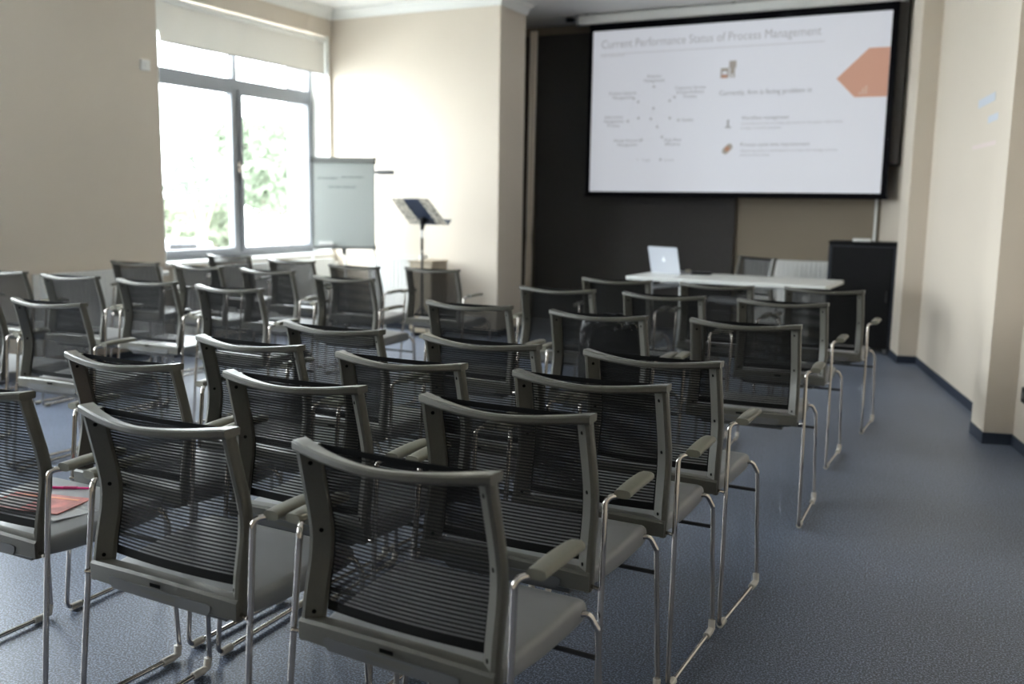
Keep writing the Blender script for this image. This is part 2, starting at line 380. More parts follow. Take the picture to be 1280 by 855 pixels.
def dot(x, z, r=.010, m=None): 
    k = MB(); n = 14; cx, cz = -SW/2+SW*x, SH*z
    k.loft([[(cx+r*math.cos(2*PI*i/n), yy, cz+r*math.sin(2*PI*i/n)) for i in range(n)] for yy in (-.0016, -.0004)]); return k
nodes = [(.233, .645), (.160, .578), (.309, .577), (.140, .439), (.326, .437), (.194, .322), (.269, .337)]
for x, z in nodes: dot(x, z, .013).build('diagram_node', I2, slide)
inner = [(.177, .556), (.292, .556), (.180, .456), (.295, .451), (.234, .514), (.226, .449), (.250, .40)]
for x, z in inner: dot(x, z, .011).build('diagram_dot', I1, slide)
dot(.182, .199, .008).build('diagram_dot', I3, slide); dot(.266, .199, .011).build('diagram_dot', I1, slide)
def line2(x0, z0, x1, z1, wd, m):
    a = Vector((-SW/2+SW*x0, SH*z0)); b = Vector((-SW/2+SW*x1, SH*z1)); d = (b-a).normalized(); nn = Vector((-d.y, d.x))*wd/2
    P = [a+nn, a-nn, b-nn, b+nn]
    k = MB(); k.loft([[(p.x, yy, p.y) for p in P] for yy in (-.0010, -.0002)]); return k.build('diagram_line', m, slide)
I4 = emis('ink_faint', (.77, .79, .85), ES)
for x, z in nodes: line2(.233, .497, x, z, .003, I4)
for k in range(7): line2(*nodes[[0, 2, 4, 6, 5, 3, 1][k]], *nodes[[2, 4, 6, 5, 3, 1, 0][k]], .003, I4)
# orange arrow panel, icons
oa = MB(); P = [(.844, .644), (.938, .805), (.9995, .804), (.9995, .536), (.902, .538)]
oa.loft([[(-SW/2+SW*x, yy, SH*z) for x, z in P] for yy in (-.0016, -.0004)]); oa.build('orange_arrow', emis('slide_orange', (.68, .38, .28), ES), slide)
ic = emis('slide_taupe', (.42, .38, .34), ES); ic2 = emis('slide_rust', (.50, .27, .18), ES); ic3 = emis('slide_peach', (.72, .50, .41), ES)
k = MB()
for x0, x1, z0, z1 in ((.495, .519, .735, .775), (.499, .515, .70, .735), (.467, .495, .715, .735), (.467, .473, .677, .715), (.489, .495, .677, .715), (.500, .505, .677, .70), (.510, .516, .677, .70)): k.box(-SW/2+SW*x0, -SW/2+SW*x1, -.0016, -.0004, SH*z0, SH*z1)
k.build('building_icon', ic, slide); sbox('building_icon', .470, .492, .677, .697, ic2)
k = dot(.500, .425, .012); k.box(-SW/2+SW*.497, -SW/2+SW*.503, -.0016, -.0004, SH*.388, SH*.42).box(-SW/2+SW*.490, -SW/2+SW*.511, -.0016, -.0004, SH*.383, SH*.391)
k.build('person_icon', I1, slide)
k = MB(); n = 18; cx, cz = -SW/2+SW*.5015, SH*.259
k.loft([[(cx+.045*math.cos(2*PI*i/n)*(1+.35*math.cos(2*(2*PI*i/n-PI/4))), yy, cz+.045*math.sin(2*PI*i/n)*(1+.35*math.cos(2*(2*PI*i/n-PI/4)))) for i in range(n)] for yy in (-.0012, -.0004)]); k.build('clock_icon', ic, slide)
dot(.5015, .259, .026).build('clock_face', ic2, slide)
k = MB()
for q, (x0, x1, zt) in enumerate(((.915, .921, .565), (.924, .930, .585), (.933, .939, .60))): k.box(-SW/2+SW*x0, -SW/2+SW*x1, -.0024, -.0016, SH*.553, SH*zt)
k.build('chart_icon', ic3, slide)
k = MB(); cx, cz = -SW/2+SW*.853, SH*.733
k.tube([(cx+.03*math.cos(2*PI*i/20), -.001, cz+.03*math.sin(2*PI*i/20)) for i in range(21)], .002, 6); k.build('ring_icon', I4, slide)

# tall black loudspeaker in the corner behind the screen
sp = thing('loudspeaker', 'tall black loudspeaker hung in the corner right of the projection screen', 'loudspeaker', (-.862, 9.46, 1.72), .24)
MB().box(-.09, .085, -.01, .12, 0, 1.53).build('cabinet', M_black, sp, bevel=.012)
MB().box(-.08, .075, -.018, -.01, .02, 1.51).build('grille', M_charcoal, sp, bevel=.004)
MB().box(-.05, .02, .04, .12, 1.53, CEIL-1.72).build('ceiling_bracket', M_darkbar, sp)

# ------------------------------------------------------------------ table and what stands on it
TC = (-1.84, 7.72); TZ = .74
tb = thing('folding_table', 'long white table on white legs below the projection screen', 'table', (TC[0], TC[1], 0), -.035)
TL_, TD = 1.62, .74
m = MB(); m.prism([(x*(TL_/2), y*(TD/2)) for x, y in ((-1, -.96), (-.985, -1), (.985, -1), (1, -.96), (1, .96), (.985, 1), (-.985, 1), (-1, .96))], TZ-.032, TZ)
m.build('tabletop', M_table, tb, bevel=.006)
for s in (-1, 1):
    for t in (-1, 1):
        X = s*(.58-.06*t); MB().box(X-.024, X+.024, t*.24-.018, t*.24+.018, .0, TZ-.032).build('leg', M_white, tb, bevel=.006)
    MB().tube([(s*.64, -.24, TZ-.095), (s*.52, .24, TZ-.095)], .018, 8).build('cross_rail', M_white, tb, smooth=True)
    MB().tube([(s*.64, -.24, .10), (s*.52, .24, .10)], .014, 8).build('cross_rail', M_white, tb, smooth=True)
MB().box(-.64, .64, .0, .03, TZ-.075, TZ-.034).build('apron', M_white, tb)
MB().box(.50, .70, -.345, -.27, TZ-.062, TZ-.032).build('cable_box', M_black, tb, bevel=.004)
# laptop: screen back towards the chairs
lp = thing('laptop', 'open silver laptop on the left end of the table with its lid towards the chairs', 'laptop', (-2.47, 7.86, TZ), -.42)
MB().box(-.165, .165, .0, .225, .0, .014).build('keyboard_base', M_alu, lp, bevel=.005)
MB().box(-.15, .15, .03, .13, .014, .0155).build('keyboard', M_black, lp)
Ml = Matrix.Translation((0, .004, .012)) @ Matrix.Rotation(math.radians(14), 4, 'X')
lid = MB(); n = 8
pts = []
for cx, cz, a0 in ((.153, .213, 0), (-.153, .213, 90), (-.153, .004, 180), (.153, .004, 270)):
    for i in range(n+1): q = math.radians(a0+90*i/n); pts.append((cx+.012*math.cos(q), cz+(.012 if cz > .1 else .004)*math.sin(q)))
lid.loft([[tuple(Ml @ Vector((x, yy, z))) for x, z in pts] for yy in (-.007, 0)])
lo = lid.build('lid', M_alu, lp)
MB().box(-.15, .15, .0002, .0012, .014, .205, M=Ml).build('display', M_black, lo)
ap = MB(); n = 28; P = []
for i in range(n):
    q = 2*PI*i/n; r = .019*(1-.18*abs(math.sin(q))**8*(1 if math.sin(q) > 0 else .8)); x = r*math.cos(q)*.95; z = r*math.sin(q)
    d = math.hypot(x-.021, z-.003)
    if d < .010: x, z = .021+(x-.021)*.010/d, .003+(z-.003)*.010/d
    P.append((-x, z))
P = [(-x, z) for x, z in P]
ap.loft([[tuple(Ml @ Vector((x, yy, .112+z))) for x, z in P] for yy in (-.0078, -.0069)])
leafp = [(.001+.006*math.cos(q)*.6+.003, .026+.008*math.sin(q)+.002*math.cos(q)) for q in [2*PI*i/10 for i in range(10)]]
ap.loft([[tuple(Ml @ Vector((x, yy, .112+z))) for x, z in leafp] for yy in (-.0078, -.0069)])
ap.build('lid_emblem', mat('emblem_white', (.9, .92, .95), .3), lo)
dv = thing('document_pouch', 'flat black case lying on the table right of the laptop', 'case', (-2.17, 7.93, TZ), .1)
MB().box(-.085, .085, -.05, .05, 0, .022).build('pouch', M_black, dv, bevel=.008); MB().box(-.085, .085, -.003, .003, .0215, .024).build('zip', M_grey, dv)
cpz = thing('roll_of_tape', 'small cream coloured tape roll on the table between laptop and black case', 'tape roll', (-2.30, 7.96, TZ))
cpm = MB(); cpm.loft([[(r*math.cos(2*PI*i/24), r*math.sin(2*PI*i/24), z) for i in range(24)] for r, z in ((.024, 0), (.024, .034), (.014, .034), (.014, 0), (.024, 0))], cap=False)
cpm.build('tape', mat('cream_plastic', (.55, .52, .42), .5), cpz, smooth=True)
tag(MB().box(-.10, .07, -.03, .03, 0, .008, M=Matrix.Translation((-2.41, 8.0, TZ))).build('notepad', M_paper), 'thin white notepad lying on the table behind the laptop', 'notepad')

# ------------------------------------------------------------------ black cabinet by the right wall
cb = thing('equipment_cabinet', 'tall black equipment cabinet on castors against the right end of the front wall', 'cabinet', (-1.01, 9.09, 0), 0)
MB().box(-.29, .30, .0, .30, .05, 1.0).build('body', M_black, cb, bevel=.008)
MB().box(-.29, -.262, -.012, .0, .06, .985).box(.272, .3, -.012, .0, .06, .985).box(-.262, .272, -.012, 0, .975, .985).build('front_frame', mat('cabinet_edge', (.02, .024, .034), .35), cb)
dd = MB().box(-.258, .268, -.010, .0, .06, .985).build('door', M_black, cb, bevel=.003)
MB().box(.23, .245, -.024, -.010, .48, .58).build('door_handle', M_darkbar, dd, bevel=.003)
MB().box(-.295, .305, -.016, .305, 1.0, 1.022).build('top', M_black, cb, bevel=.004)
for a, b in ((-.25, .03), (.25, .03), (-.25, .27), (.25, .27)):
    q = MB(); q.tube([(a-.012, b, .026), (a+.012, b, .026)], .025, 14).box(a-.016, a+.016, b-.012, b+.012, .03, .052); q.build('castor', M_grey, cb)
rt_ = thing('wireless_router', 'small white device lying on top of the black cabinet', 'router', (-1.03, 9.20, 1.022), .1)
MB().box(-.08, .08, -.05, .05, 0, .026).build('casing', M_white, rt_, bevel=.008); MB().tube([(-.06, .045, .02), (-.06, .055, .03)], .004, 6).build('button', M_grey, rt_)

# ------------------------------------------------------------------ flipchart
FX, FY, FR = -5.74, 7.64, .60
fc = thing('flipchart', 'grey flipchart board on a tripod standing at the window corner', 'flipchart', (FX, FY, 0), FR)
Mf = Matrix.Translation((0, -.04, .86)) @ Matrix.Rotation(math.radians(-6), 4, 'X')
BW, BH = .300, .885
MB().box(-BW, BW, -.012, .012, .0, BH, M=Mf).build('board', M_board, fc)
[MB().box(a, a+.006, -.016, .016, 0, BH, M=Mf).build('board_frame', M_boardtrim, fc) for a in (-BW-.006, BW)]
MB().box(-BW-.006, BW+.006, -.05, .014, -.012, .012, M=Mf).build('pen_tray', M_boardtrim, fc, bevel=.003)
MB().box(-BW-.006, BW+.006, -.03, .016, BH-.045, BH+.008, M=Mf).build('clamp_bar', mat('clamp_grey', (.30, .31, .30), .4, .5), fc, bevel=.006)
[MB().box(a, a+.016, -.034, .02, BH-.05, BH+.012, M=Mf).build('clamp_end', M_black, fc, bevel=.004) for a in (-BW-.02, BW+.004)]
MB().box(BW+.004, BW+.016, -.05, .016, -.02, .03, M=Mf).build('tray_end', M_black, fc)
MB().box(BW-.05, BW+.19, .016, .034, BH-.14, BH-.115, M=Mf).box(BW+.03, BW+.20, .012, .036, BH-.15, BH-.105, M=Mf).build('paper_arm', M_grey, fc, bevel=.003)
for sx in (-1, 1):
    MB().tube([(sx*.10, .075, 1.60), (sx*.30, .02, .80), (sx*.40, -.03, .02)], .011, 10).build('leg', M_white, fc, smooth=True)
    MB().tube([(sx*.40, -.03, .0), (sx*.40, -.03, .03)], .017, 10).build('rubber_foot', M_black, fc, smooth=True)
MB().tube([(0, .09, 1.6), (0, .32, .02)], .011, 10).build('leg', M_white, fc, smooth=True)
MB().tube([(0, .32, .0), (0, .32, .03)], .017, 10).build('rubber_foot', M_black, fc, smooth=True)
MB().box(-.02, .02, -.02, .02, .79, .86).tube([(0, 0, .80), (0, -.06, .80)], .01, 8).build('clamp_knob', M_boardtrim, fc)
MB().tube([(0, .062, 1.5), (0, .0, .83)], .012, 8).build('spine', M_boardtrim, fc, smooth=True)
# faint pen writing on the board
wr = MB(); random.seed(3)
def scribble(x0, x1, z, amp, n):
    P = []
    for i in range(n):
        t = i/(n-1); P.append(tuple(Mf @ Vector((x0+(x1-x0)*t+.006*math.sin(i*1.9), -.0128, z+amp*math.sin(i*1.25)*(.6+.4*math.sin(i*.37))))))
    wr.tube(P, .0022, 4)
scribble(-.26, -.06, .685, .012, 50); scribble(-.02, .20, .70, .010, 50); scribble(-.15, .12, .60, .014, 60)
wr.build('pen_writing', mat('faint_ink', (.20, .22, .23), .6), fc)
er = thing('board_eraser', 'white board eraser in the flipchart pen tray', 'eraser', tuple(Matrix.Translation((FX, FY, 0)) @ Matrix.Rotation(FR, 4, 'Z') @ Mf @ Vector((-.17, -.034, .0135))), FR)
MB().box(-.075, .065, -.014, .014, .006, .045).build('grip', M_white, er, bevel=.006); MB().box(-.075, .065, -.013, .013, 0, .006).build('felt', M_grey, er)

# ------------------------------------------------------------------ music stand with cloth
ms = thing('music_stand', 'navy music stand with a cream lace trimmed cloth on its desk', 'music stand', (-4.745, 7.50, 0), -.22)
Mm = Matrix.Translation((.0, .10, 1.12)) @ Matrix.Rotation(math.radians(47), 4, 'X')
Dk = MB(); Dk.box(-.235, .235, -.004, .004, 0, .34, M=Mm); dko = Dk.build('desk', M_navy, ms, bevel=.002)
MB().box(-.255, .255, -.004, .062, -.006, .002, M=Mm).build('desk_ledge', M_navy, ms)
def lace(x0, x1, inner):
    P = []; n = 5; k = 8
    outer = x1 if inner < 0 else x0
    pts = [(outer, -.0), (outer, .345)]
    e = x0 if inner < 0 else x1
    scal = []
    for i in range(n):
        for j in range(k+1):
            q = PI*j/k; z = .345*(i+.5)/n-.0345*math.cos(q)*1.0; scal.append((e+inner*.018*math.sin(q), z))
    if inner < 0: pts = [(x1, 0), (x1, .345)]+scal[::-1]
    else: pts = [(x0, 0), (x0, .345)]+scal[::-1]
    m = MB(); m.loft([[tuple(Mm @ Vector((x, yy, z))) for x, z in pts] for yy in (-.0085, -.0045)]); return m
lace(-.245, -.105, 1).build('lace_edge', M_lace, dko); lace(.135, .245, -1).build('lace_edge', M_lace, dko)
MB().tube([(0, .035, 1.165), (0, .02, 1.13), (0, .012, 1.06)], [.05, .028, .014], 12).build('tilt_head', M_black, ms, smooth=True)
MB().tube([(0, .012, 1.08), (0, .012, .80)], .009, 10).build('inner_pole', M_grey, ms, smooth=True)
MB().tube([(0, .012, .99), (0, .012, .87)], .013, 10).build('collar', M_black, ms, smooth=True)
MB().tube([(0, .012, .86), (0, .012, .14)], .012, 10).build('outer_pole', M_darkbar, ms, smooth=True)
for k in range(3):
    a = PI/2+2*PI*k/3; MB().tube([(0, .012, .34), (.14*math.cos(a), .012+.14*math.sin(a), .17), (.27*math.cos(a), .012+.27*math.sin(a), .012)], .008, 8).build('leg', M_darkbar, ms, smooth=True)

# small tan side cabinet by the radiator with a white cup
sd = thing('side_cabinet', 'small tan wooden side cabinet standing behind the music stand', 'cabinet', (-4.93, 7.93, 0), 0)
MB().box(-.13, .13, -.14, .14, .04, .735).build('carcass', M_tan, sd, bevel=.003)
MB().box(-.125, .125, -.156, -.141, .05, .72).build('door', M_tan, sd, bevel=.003); MB().box(-.14, .14, -.16, .145, .735, .755).build('top', M_tan, sd, bevel=.003)
MB().box(-.12, .12, -.12, .12, 0, .04).build('plinth', M_black, sd)
cup = thing('cup', 'white cup standing on the small tan side cabinet', 'cup', (-4.97, 7.90, .755))
k = MB(); k.lathe([(.024, 0), (.036, .006), (.042, .05), (.039, .05), (.034, .01), (.004, .008)], seg=24); k.build('bowl', M_white, cup, smooth=True)
MB().tube(fillet([(.04, 0, .042), (.066, 0, .04), (.064, 0, .014), (.037, 0, .014)], .012), .004, 8).build('handle', M_white, cup, smooth=True)

# ------------------------------------------------------------------ wall fittings
th = thing('thermostat', 'small white thermostat on the left wall beside the window', 'thermostat', (XL, 5.71, 2.36), PI/2)
MB().box(-.045, .045, -.03, 0, 0, .085).build('casing', M_white, th, bevel=.006); MB().tube([(0, -.03, .042), (0, -.038, .042)], .02, 16).build('dial', M_trim, th, smooth=True)
def onwall(s, n=0): p = rw(s, n); return p
RZ = math.atan2(-DW.x, DW.y)                    # local +x -> outwards of right wall
def strip(name, s, z, L, h, tilt, m, label, group=None):
    p = rw(s); o = MB().box(-.002, 0, -L/2, L/2, -h/2, h/2).build(name, m); o.location = (p[0], p[1], z); o.rotation_euler = (tilt, 0, RZ); return tag(o, label, 'paper strip', group)
strip('paper_strip', 1.63, 2.045, .42, .055, -.03, M_tapeblue, 'upper pale blue paper strip stuck on the right wall')
strip('paper_strip', 1.86, 1.915, .30, .045, -.03, M_tapeblue, 'lower pale blue paper strip stuck on the right wall by the pier')
strip('paper_strip', 1.66, 1.752, .62, .028, .0, M_tapepink, 'thin pinkish paper strip stuck on the right wall below the blue ones')
p = rw(3.05); so_ = thing('power_socket', 'black power socket low on the right wall beyond the near pier', 'socket', (p[0], p[1], .32), RZ)
MB().box(-.012, 0, -.075, .075, -.042, .042).build('cover_plate', M_black, so_, bevel=.003)
MB().tube([(-.012, -.035, 0), (-.014, -.035, 0)], .02, 14).build('outlet', M_darkbar, so_); MB().tube([(-.012, .035, 0), (-.014, .035, 0)], .02, 14).build('outlet', M_darkbar, so_)

# ------------------------------------------------------------------ the chair
def chair_meshes(root):
    def yz(z):                                       # side profile of the back
        P = [(.425, -.111), (.52, -.098), (.60, -.081), (.64, -.078), (.68, -.082), (.75, -.099), (.85, -.1235)]
        for (a, ya), (b, yb) in zip(P, P[1:]):
            if z <= b: t = (z-a)/(b-a); return ya+(yb-ya)*t
        return P[-1][1]
    def xo(z): return .234-.0075*max(0, min(1, (z-.44)/.41))
    f = MB()
    for s in (-1, 1):
        rings = []
        for z in (.428, .44, .48, .52, .56, .595, .615, .63, .645, .665, .70, .75, .80, .845):
            X, Y = xo(z), yz(z); k = 1.0 if z > .47 else .9
            sec = [(X-.003, Y-.001), (X, Y+.004), (X, Y+.022), (X-.008, Y+.034), (X-.038*k, Y+.036), (X-.042*k, Y+.032), (X-.041*k, Y+.022), (X-.012, Y-.002)]
            if s < 0: sec = [(-x, y) for x, y in sec][::-1]
            rings.append([(x, y, z) for x, y in sec])
        f.loft(rings)
    rings = []; n = 22
    for i in range(n+1):
        t = -math.cos(PI*i/n)*.35+(-1+2*i/n)*.65; e = 1-abs(t)**1.7; x = t*.2285
        yb = -.1265-.042*e; zt = .854-.016*e; d = .046-.024*e; h = .019-.003*e
        if i in (0, n): zt -= .0015
        rings.append([(x, yb, zt-.004), (x, yb+.004, zt), (x, yb+d-.004, zt-.001), (x, yb+d, zt-.005), (x, yb+d-.002, zt-h), (x, yb+.006, zt-h-.003), (x, yb, zt-h+.003)][::-1])
    f.loft(rings)
    rings = []
    n = 26
    for i in range(n+1):                             # lower rail, arched underneath
        t = -1+2*i/n; x = t*.232; e = 1-t*t; yb = -.113-.006*e; zt = .474+.006*e
        zb = .428
        rings.append([(x, yb, zb+.003), (x, yb, zt-.006), (x, yb+.006, zt), (x, yb+.034, zt), (x, yb+.036, zt-.004), (x, yb+.036, zb), (x, yb+.004, zb)][::-1])
    f.loft(rings)
    bf = f.build('back_frame', M_plastic, root, smooth=True, angle=38, bevel=0)
    for s in (-1, 1):
        for z in (.487, .655, .805):
            X, Y = xo(z), yz(z); c0 = Vector((s*(X-.026), Y+.0095, z)); nrm = Vector((-s*.64, -.77, 0)).normalized()
            MB().tube([c0-nrm*.004, c0+nrm*.0012], .0047, 10).build('bolt', M_bolt, bf)
    # mesh
    m = MB(); nx, nz = 12, 14; hem = .016
    zs = [.488, .488+.020]+[.508+(.832-.508)*k/nz for k in range(1, nz+1)]+[.846]
    xs = [-.190, -.185]+[-.185+.370*k/nx for k in range(1, nx)]+[.185, .190]
    vs = []
    for z in zs:
        for x in xs:
            u = x/.188; vs.append((x, yz(z)+.031-.010*(1-u*u), z))
    W = len(xs); fs = []; mi = []
    for j in range(len(zs)-1):
        for i in range(W-1):
            q = (j*W+i, j*W+i+1, (j+1)*W+i+1, (j+1)*W+i)
            edge = j == 0 or j == len(zs)-2 or i == 0 or i == W-2
            m.add([vs[t] for t in q], [(0, 1, 2, 3)], 1 if edge else 0)
    mo = m.build('mesh_panel', [M_mesh, M_hem], root, smooth=True)
    MB().box(-.016, .016, -.1262, -.1245, .4615, .4695).build('maker_plate', M_bolt, root)
    # seat pad
    rings = []
    for y, wd, zt, zb in ((-.088, .195, .452, .428), (-.084, .203, .458, .420), (-.07, .208, .461, .414), (0, .220, .464, .410), (.10, .229, .470, .410), (.18, .233, .476, .413), (.23, .235, .478, .416), (.265, .236, .476, .419), (.284, .235, .469, .422), (.295, .231, .457, .426), (.299, .224, .446, .431)):
        r = min(.016, (zt-zb)*.45); pts = []
        for cx, cz, a0 in ((wd-r, zt-r, 0), (-wd+r, zt-r, 90), (-wd+r, zb+r, 180), (wd-r, zb+r, 270)):
            for k in range(4): q = math.radians(a0+30*k); pts.append((cx+r*math.cos(q), y, cz+r*math.sin(q)))
        # slight dish
        rings.append([(x, yy, z-(.006*max(0, 1-(x/wd)**2)*(1 if z > (zt+zb)/2 else 0) if 0 < y < .2 else 0)) for x, yy, z in pts])
    MB().loft(rings).build('seat', M_seat, root, smooth=True, angle=50)
    sh = MB(); P = []                                # rounded panel of the shell set into the lower rail
    for cx, cz, a0, r in ((.153, .445, 0, .008), (-.153, .445, 90, .008), (-.145, .446, 180, .019), (.145, .446, 270, .019)):
        for k in range(7): q = math.radians(a0+15*k); P.append((cx+r*math.cos(q)*1.0, cz+r*math.sin(q)))
    top = [(x, z) for x, z in P if z >= .446]; xs_ = [-.15+.3*k/14 for k in range(15)]
    sh.loft([[(x, yy-.006*(1-(x/.232)**2), z) for x, z in [(-.161, .440), (-.161, .450)]+[(x, .4535) for x in xs_]+[(.161, .450), (.161, .440), (.156, .432)]+[(x, .4265) for x in xs_[::-1]]+[(-.156, .432)]] for yy in (-.1155, -.108)])
    sh.box(-.17, .17, -.08, .22, .402, .414)
    sh.build('seat_shell', M_shell, root, smooth=True, angle=40)
    for s in (-1, 1):
        P = [(s*.15, .235, .410), (s*.248, .266, .452), (s*.267, .276, .412), (s*.281, .288, .0125), (s*.267, -.140, .0125), (s*.254, -.078, .652), (s*.290, -.030, .6545)]
        MB().tube(fillet(P, [.02, .02, .028, .028, .022], 6), .0072, 12).build('side_frame', M_chrome, root, smooth=True, angle=60)
        a = MB(); rings = []; A = Vector((s*.289, -.062, .661)); B = Vector((s*.291, .122, .664)); n = 12
        for i in range(n+1):
            t = i/n; c0 = A.lerp(B, t); e = min(1, (1-t)/.12); e = math.sin(max(e, .15)*PI/2); w0 = .022*(.93+.07*math.sin(t*PI))*e; h0 = .0105*(.75+.25*e)
            zc = c0.z-.004*(1-e)+.003*math.sin(t*PI)
            rings.append([(c0.x+w0*math.copysign(abs(math.cos(q))**.7, math.cos(q)), c0.y, zc+h0*math.copysign(abs(math.sin(q))**.8, math.sin(q))) for q in [2*PI*k/16 for k in range(16)]])
        a.loft(rings); a.build('armrest', M_arm, root, smooth=True, angle=55)
        MB().tube([(s*.228, -.098, .441), (s*.257, -.108, .441)], .005, 8).build('bracket', M_chrome, root, smooth=True)
        for P in ([(s*.2800, .2830, .042), (s*.281, .279, .016), (s*.2805, .262, .0125), (s*.279, .225, .0125)], [(s*.268, -.085, .0125), (s*.2665, -.125, .0125)]):
            g = MB(); g.tube(P, .0112, 10); g.build('glide', M_glide, root, smooth=True)
    MB().tube([(-.268, .279, .345), (.268, .279, .345)], .0062, 8).build('crossbar', M_darkbar, root, smooth=True)

CH = [  # x, y, yaw, label
 (-.964, 1.532, -2.4, 'grey mesh-back armchair in the nearest row, its right-hand chair, front centre of the photo'),
 (-1.596, 1.545, -1.5, 'grey mesh-back armchair in the nearest row, between its other two chairs'),
 (-2.283, 1.57, -.5, 'grey mesh-back armchair cut by the left edge with leaflets on its seat'),
 (-.994, 2.046, -.5, 'grey mesh-back armchair at the aisle, second row from the camera'),
 (-1.635, 2.046, .1, 'grey mesh-back armchair in the middle of the second row from the camera'),
 (-2.278, 2.042, -.3, 'grey mesh-back armchair at the left end of the second row from the camera'),
 (-.953, 2.478, .3, 'grey mesh-back armchair at the aisle, third row from the camera'),
 (-1.579, 2.478, 0, 'grey mesh-back armchair in the middle of the third row from the camera'),
 (-2.207, 2.509, -1.5, 'grey mesh-back armchair at the left end of the third row from the camera'),
 (-.922, 2.933, -1.4, 'grey mesh-back armchair at the aisle, fourth row, last of the tightly packed rows'),
 (-1.55, 2.948, -1.2, 'grey mesh-back armchair in the middle of the fourth row from the camera'),
 (-2.2, 2.961, -1.3, 'grey mesh-back armchair at the left end of the fourth row from the camera'),
 (-.877, 3.995, 2.8, 'grey mesh-back armchair at the aisle, third row back from the table'),
 (-1.506, 3.94, -.6, 'grey mesh-back armchair with a black bag on its seat'),
 (-2.176, 3.969, -.4, 'grey mesh-back armchair left of the one holding the black bag'),
 (-.911, 4.988, .4, 'grey mesh-back armchair at the aisle, second row back from the table'),
 (-1.537, 4.973, .8, 'grey mesh-back armchair in the middle of the second row back from the table'),
 (-2.168, 4.975, 1.2, 'grey mesh-back armchair at the left end of the second row back from the table'),
 (-.838, 5.881, -.5, 'grey mesh-back armchair at the aisle, in the row right before the table'),
 (-1.464, 5.802, .2, 'grey mesh-back armchair in the middle of the row right before the table'),
 (-2.12, 5.79, 4.3, 'grey mesh-back armchair at the left end of the row right before the table'),
 (-3.831, 2.967, 1.6, 'grey mesh-back armchair of the window block, aisle end of its nearest row'),
 (-4.47, 2.99, 1.0, 'grey mesh-back armchair barely inside the left edge of the photo'),
 (-3.674, 3.957, .7, 'grey mesh-back armchair of the window block, aisle end of its second row'),
 (-4.352, 4.004, .5, 'grey mesh-back armchair of the window block, second from the aisle in its second row'),
 (-4.995, 3.995, 2.6, 'grey mesh-back armchair of the window block, third from the aisle in its second row'),
 (-5.64, 3.99, 1.5, 'grey mesh-back armchair nearest the left wall in the second window-block row'),
 (-3.585, 4.868, -.4, 'grey mesh-back armchair of the window block, aisle end of its third row'),
 (-4.377, 5.062, .6, 'grey mesh-back armchair of the window block, second from the aisle in its third row'),
 (-5.019, 5.071, -1.8, 'grey mesh-back armchair of the window block, third from the aisle in its third row'),
 (-5.685, 5.093, 1.9, 'grey mesh-back armchair before the left wall radiator, third window-block row'),
 (-3.56, 5.883, -1.9, 'grey mesh-back armchair in front of the music stand'),
 (-4.175, 5.783, -2.0, 'grey mesh-back armchair in front of the flipchart'),
 (-4.929, 5.973, -.5, 'grey mesh-back armchair under the right half of the window, farthest window-block row'),
 (-5.757, 6.151, 2.1, 'grey mesh-back armchair under the left half of the window, farthest window-block row'),
 (-1.99, 8.93, 150, 'grey mesh-back armchair behind the table, facing the rows'),
]
x, y, a, lab = CH[0]
proto = thing('conference_chair', lab, 'chair', (x, y, 0), math.radians(a), 'grey mesh-back armchairs')
chair_meshes(proto)
for x, y, a, lab in CH[1:]:
    dup(proto, (x, y, 0), math.radians(a), lab, 'grey mesh-back armchairs')

# ------------------------------------------------------------------ things on the seats
SZ_ = .4675
cx, cy = -1.506, 3.94
bag = thing('handbag', 'glossy black bag leaning in the seat of an armchair', 'bag', (cx+.01, cy+.105, .466), -.02)
rings = []
for z, hw, hd, yc in ((0, .14, .06, .0), (.012, .165, .075, .0), (.06, .175, .082, -.005), (.14, .172, .075, -.015), (.22, .165, .062, -.03), (.29, .155, .045, -.045), (.335, .140, .028, -.055), (.35, .12, .012, -.06)):
    n = 40; rings.append([(hw*math.copysign(abs(math.cos(q))**.55, math.cos(q))+.004*math.sin(9*q+z*40), yc+hd*math.copysign(abs(math.sin(q))**.7, math.sin(q))*(1+.10*math.sin(7*q+z*60)), z+.006*math.sin(5*q)) for q in [2*PI*k/n for k in range(n)]])
bo = MB().loft(rings).build('bag_body', M_blackgloss, bag, smooth=True, angle=80)
for s, yy in ((-1, -.09), (1, -.075)):
    MB().tube(fillet([(s*.10, yy, .05), (s*.085, yy-.0, .30), (s*.05, yy+.03, .365), (-s*.02, yy+.03, .36)], .03), .0055, 8).build('strap', M_blackgloss, bag, smooth=True)
for s in (.045, .115):
    MB().tube([(s+.016*math.cos(2*PI*i/16), -.088+.02*0, .315+.016*math.sin(2*PI*i/16)) for i in range(17)], .003, 6).build('buckle', M_chrome, bag, smooth=True)
MB().tube([(-.10, -.094, .30), (-.115, -.097, .22)], .004, 6).build('zip_pull', M_chrome, bag, smooth=True)

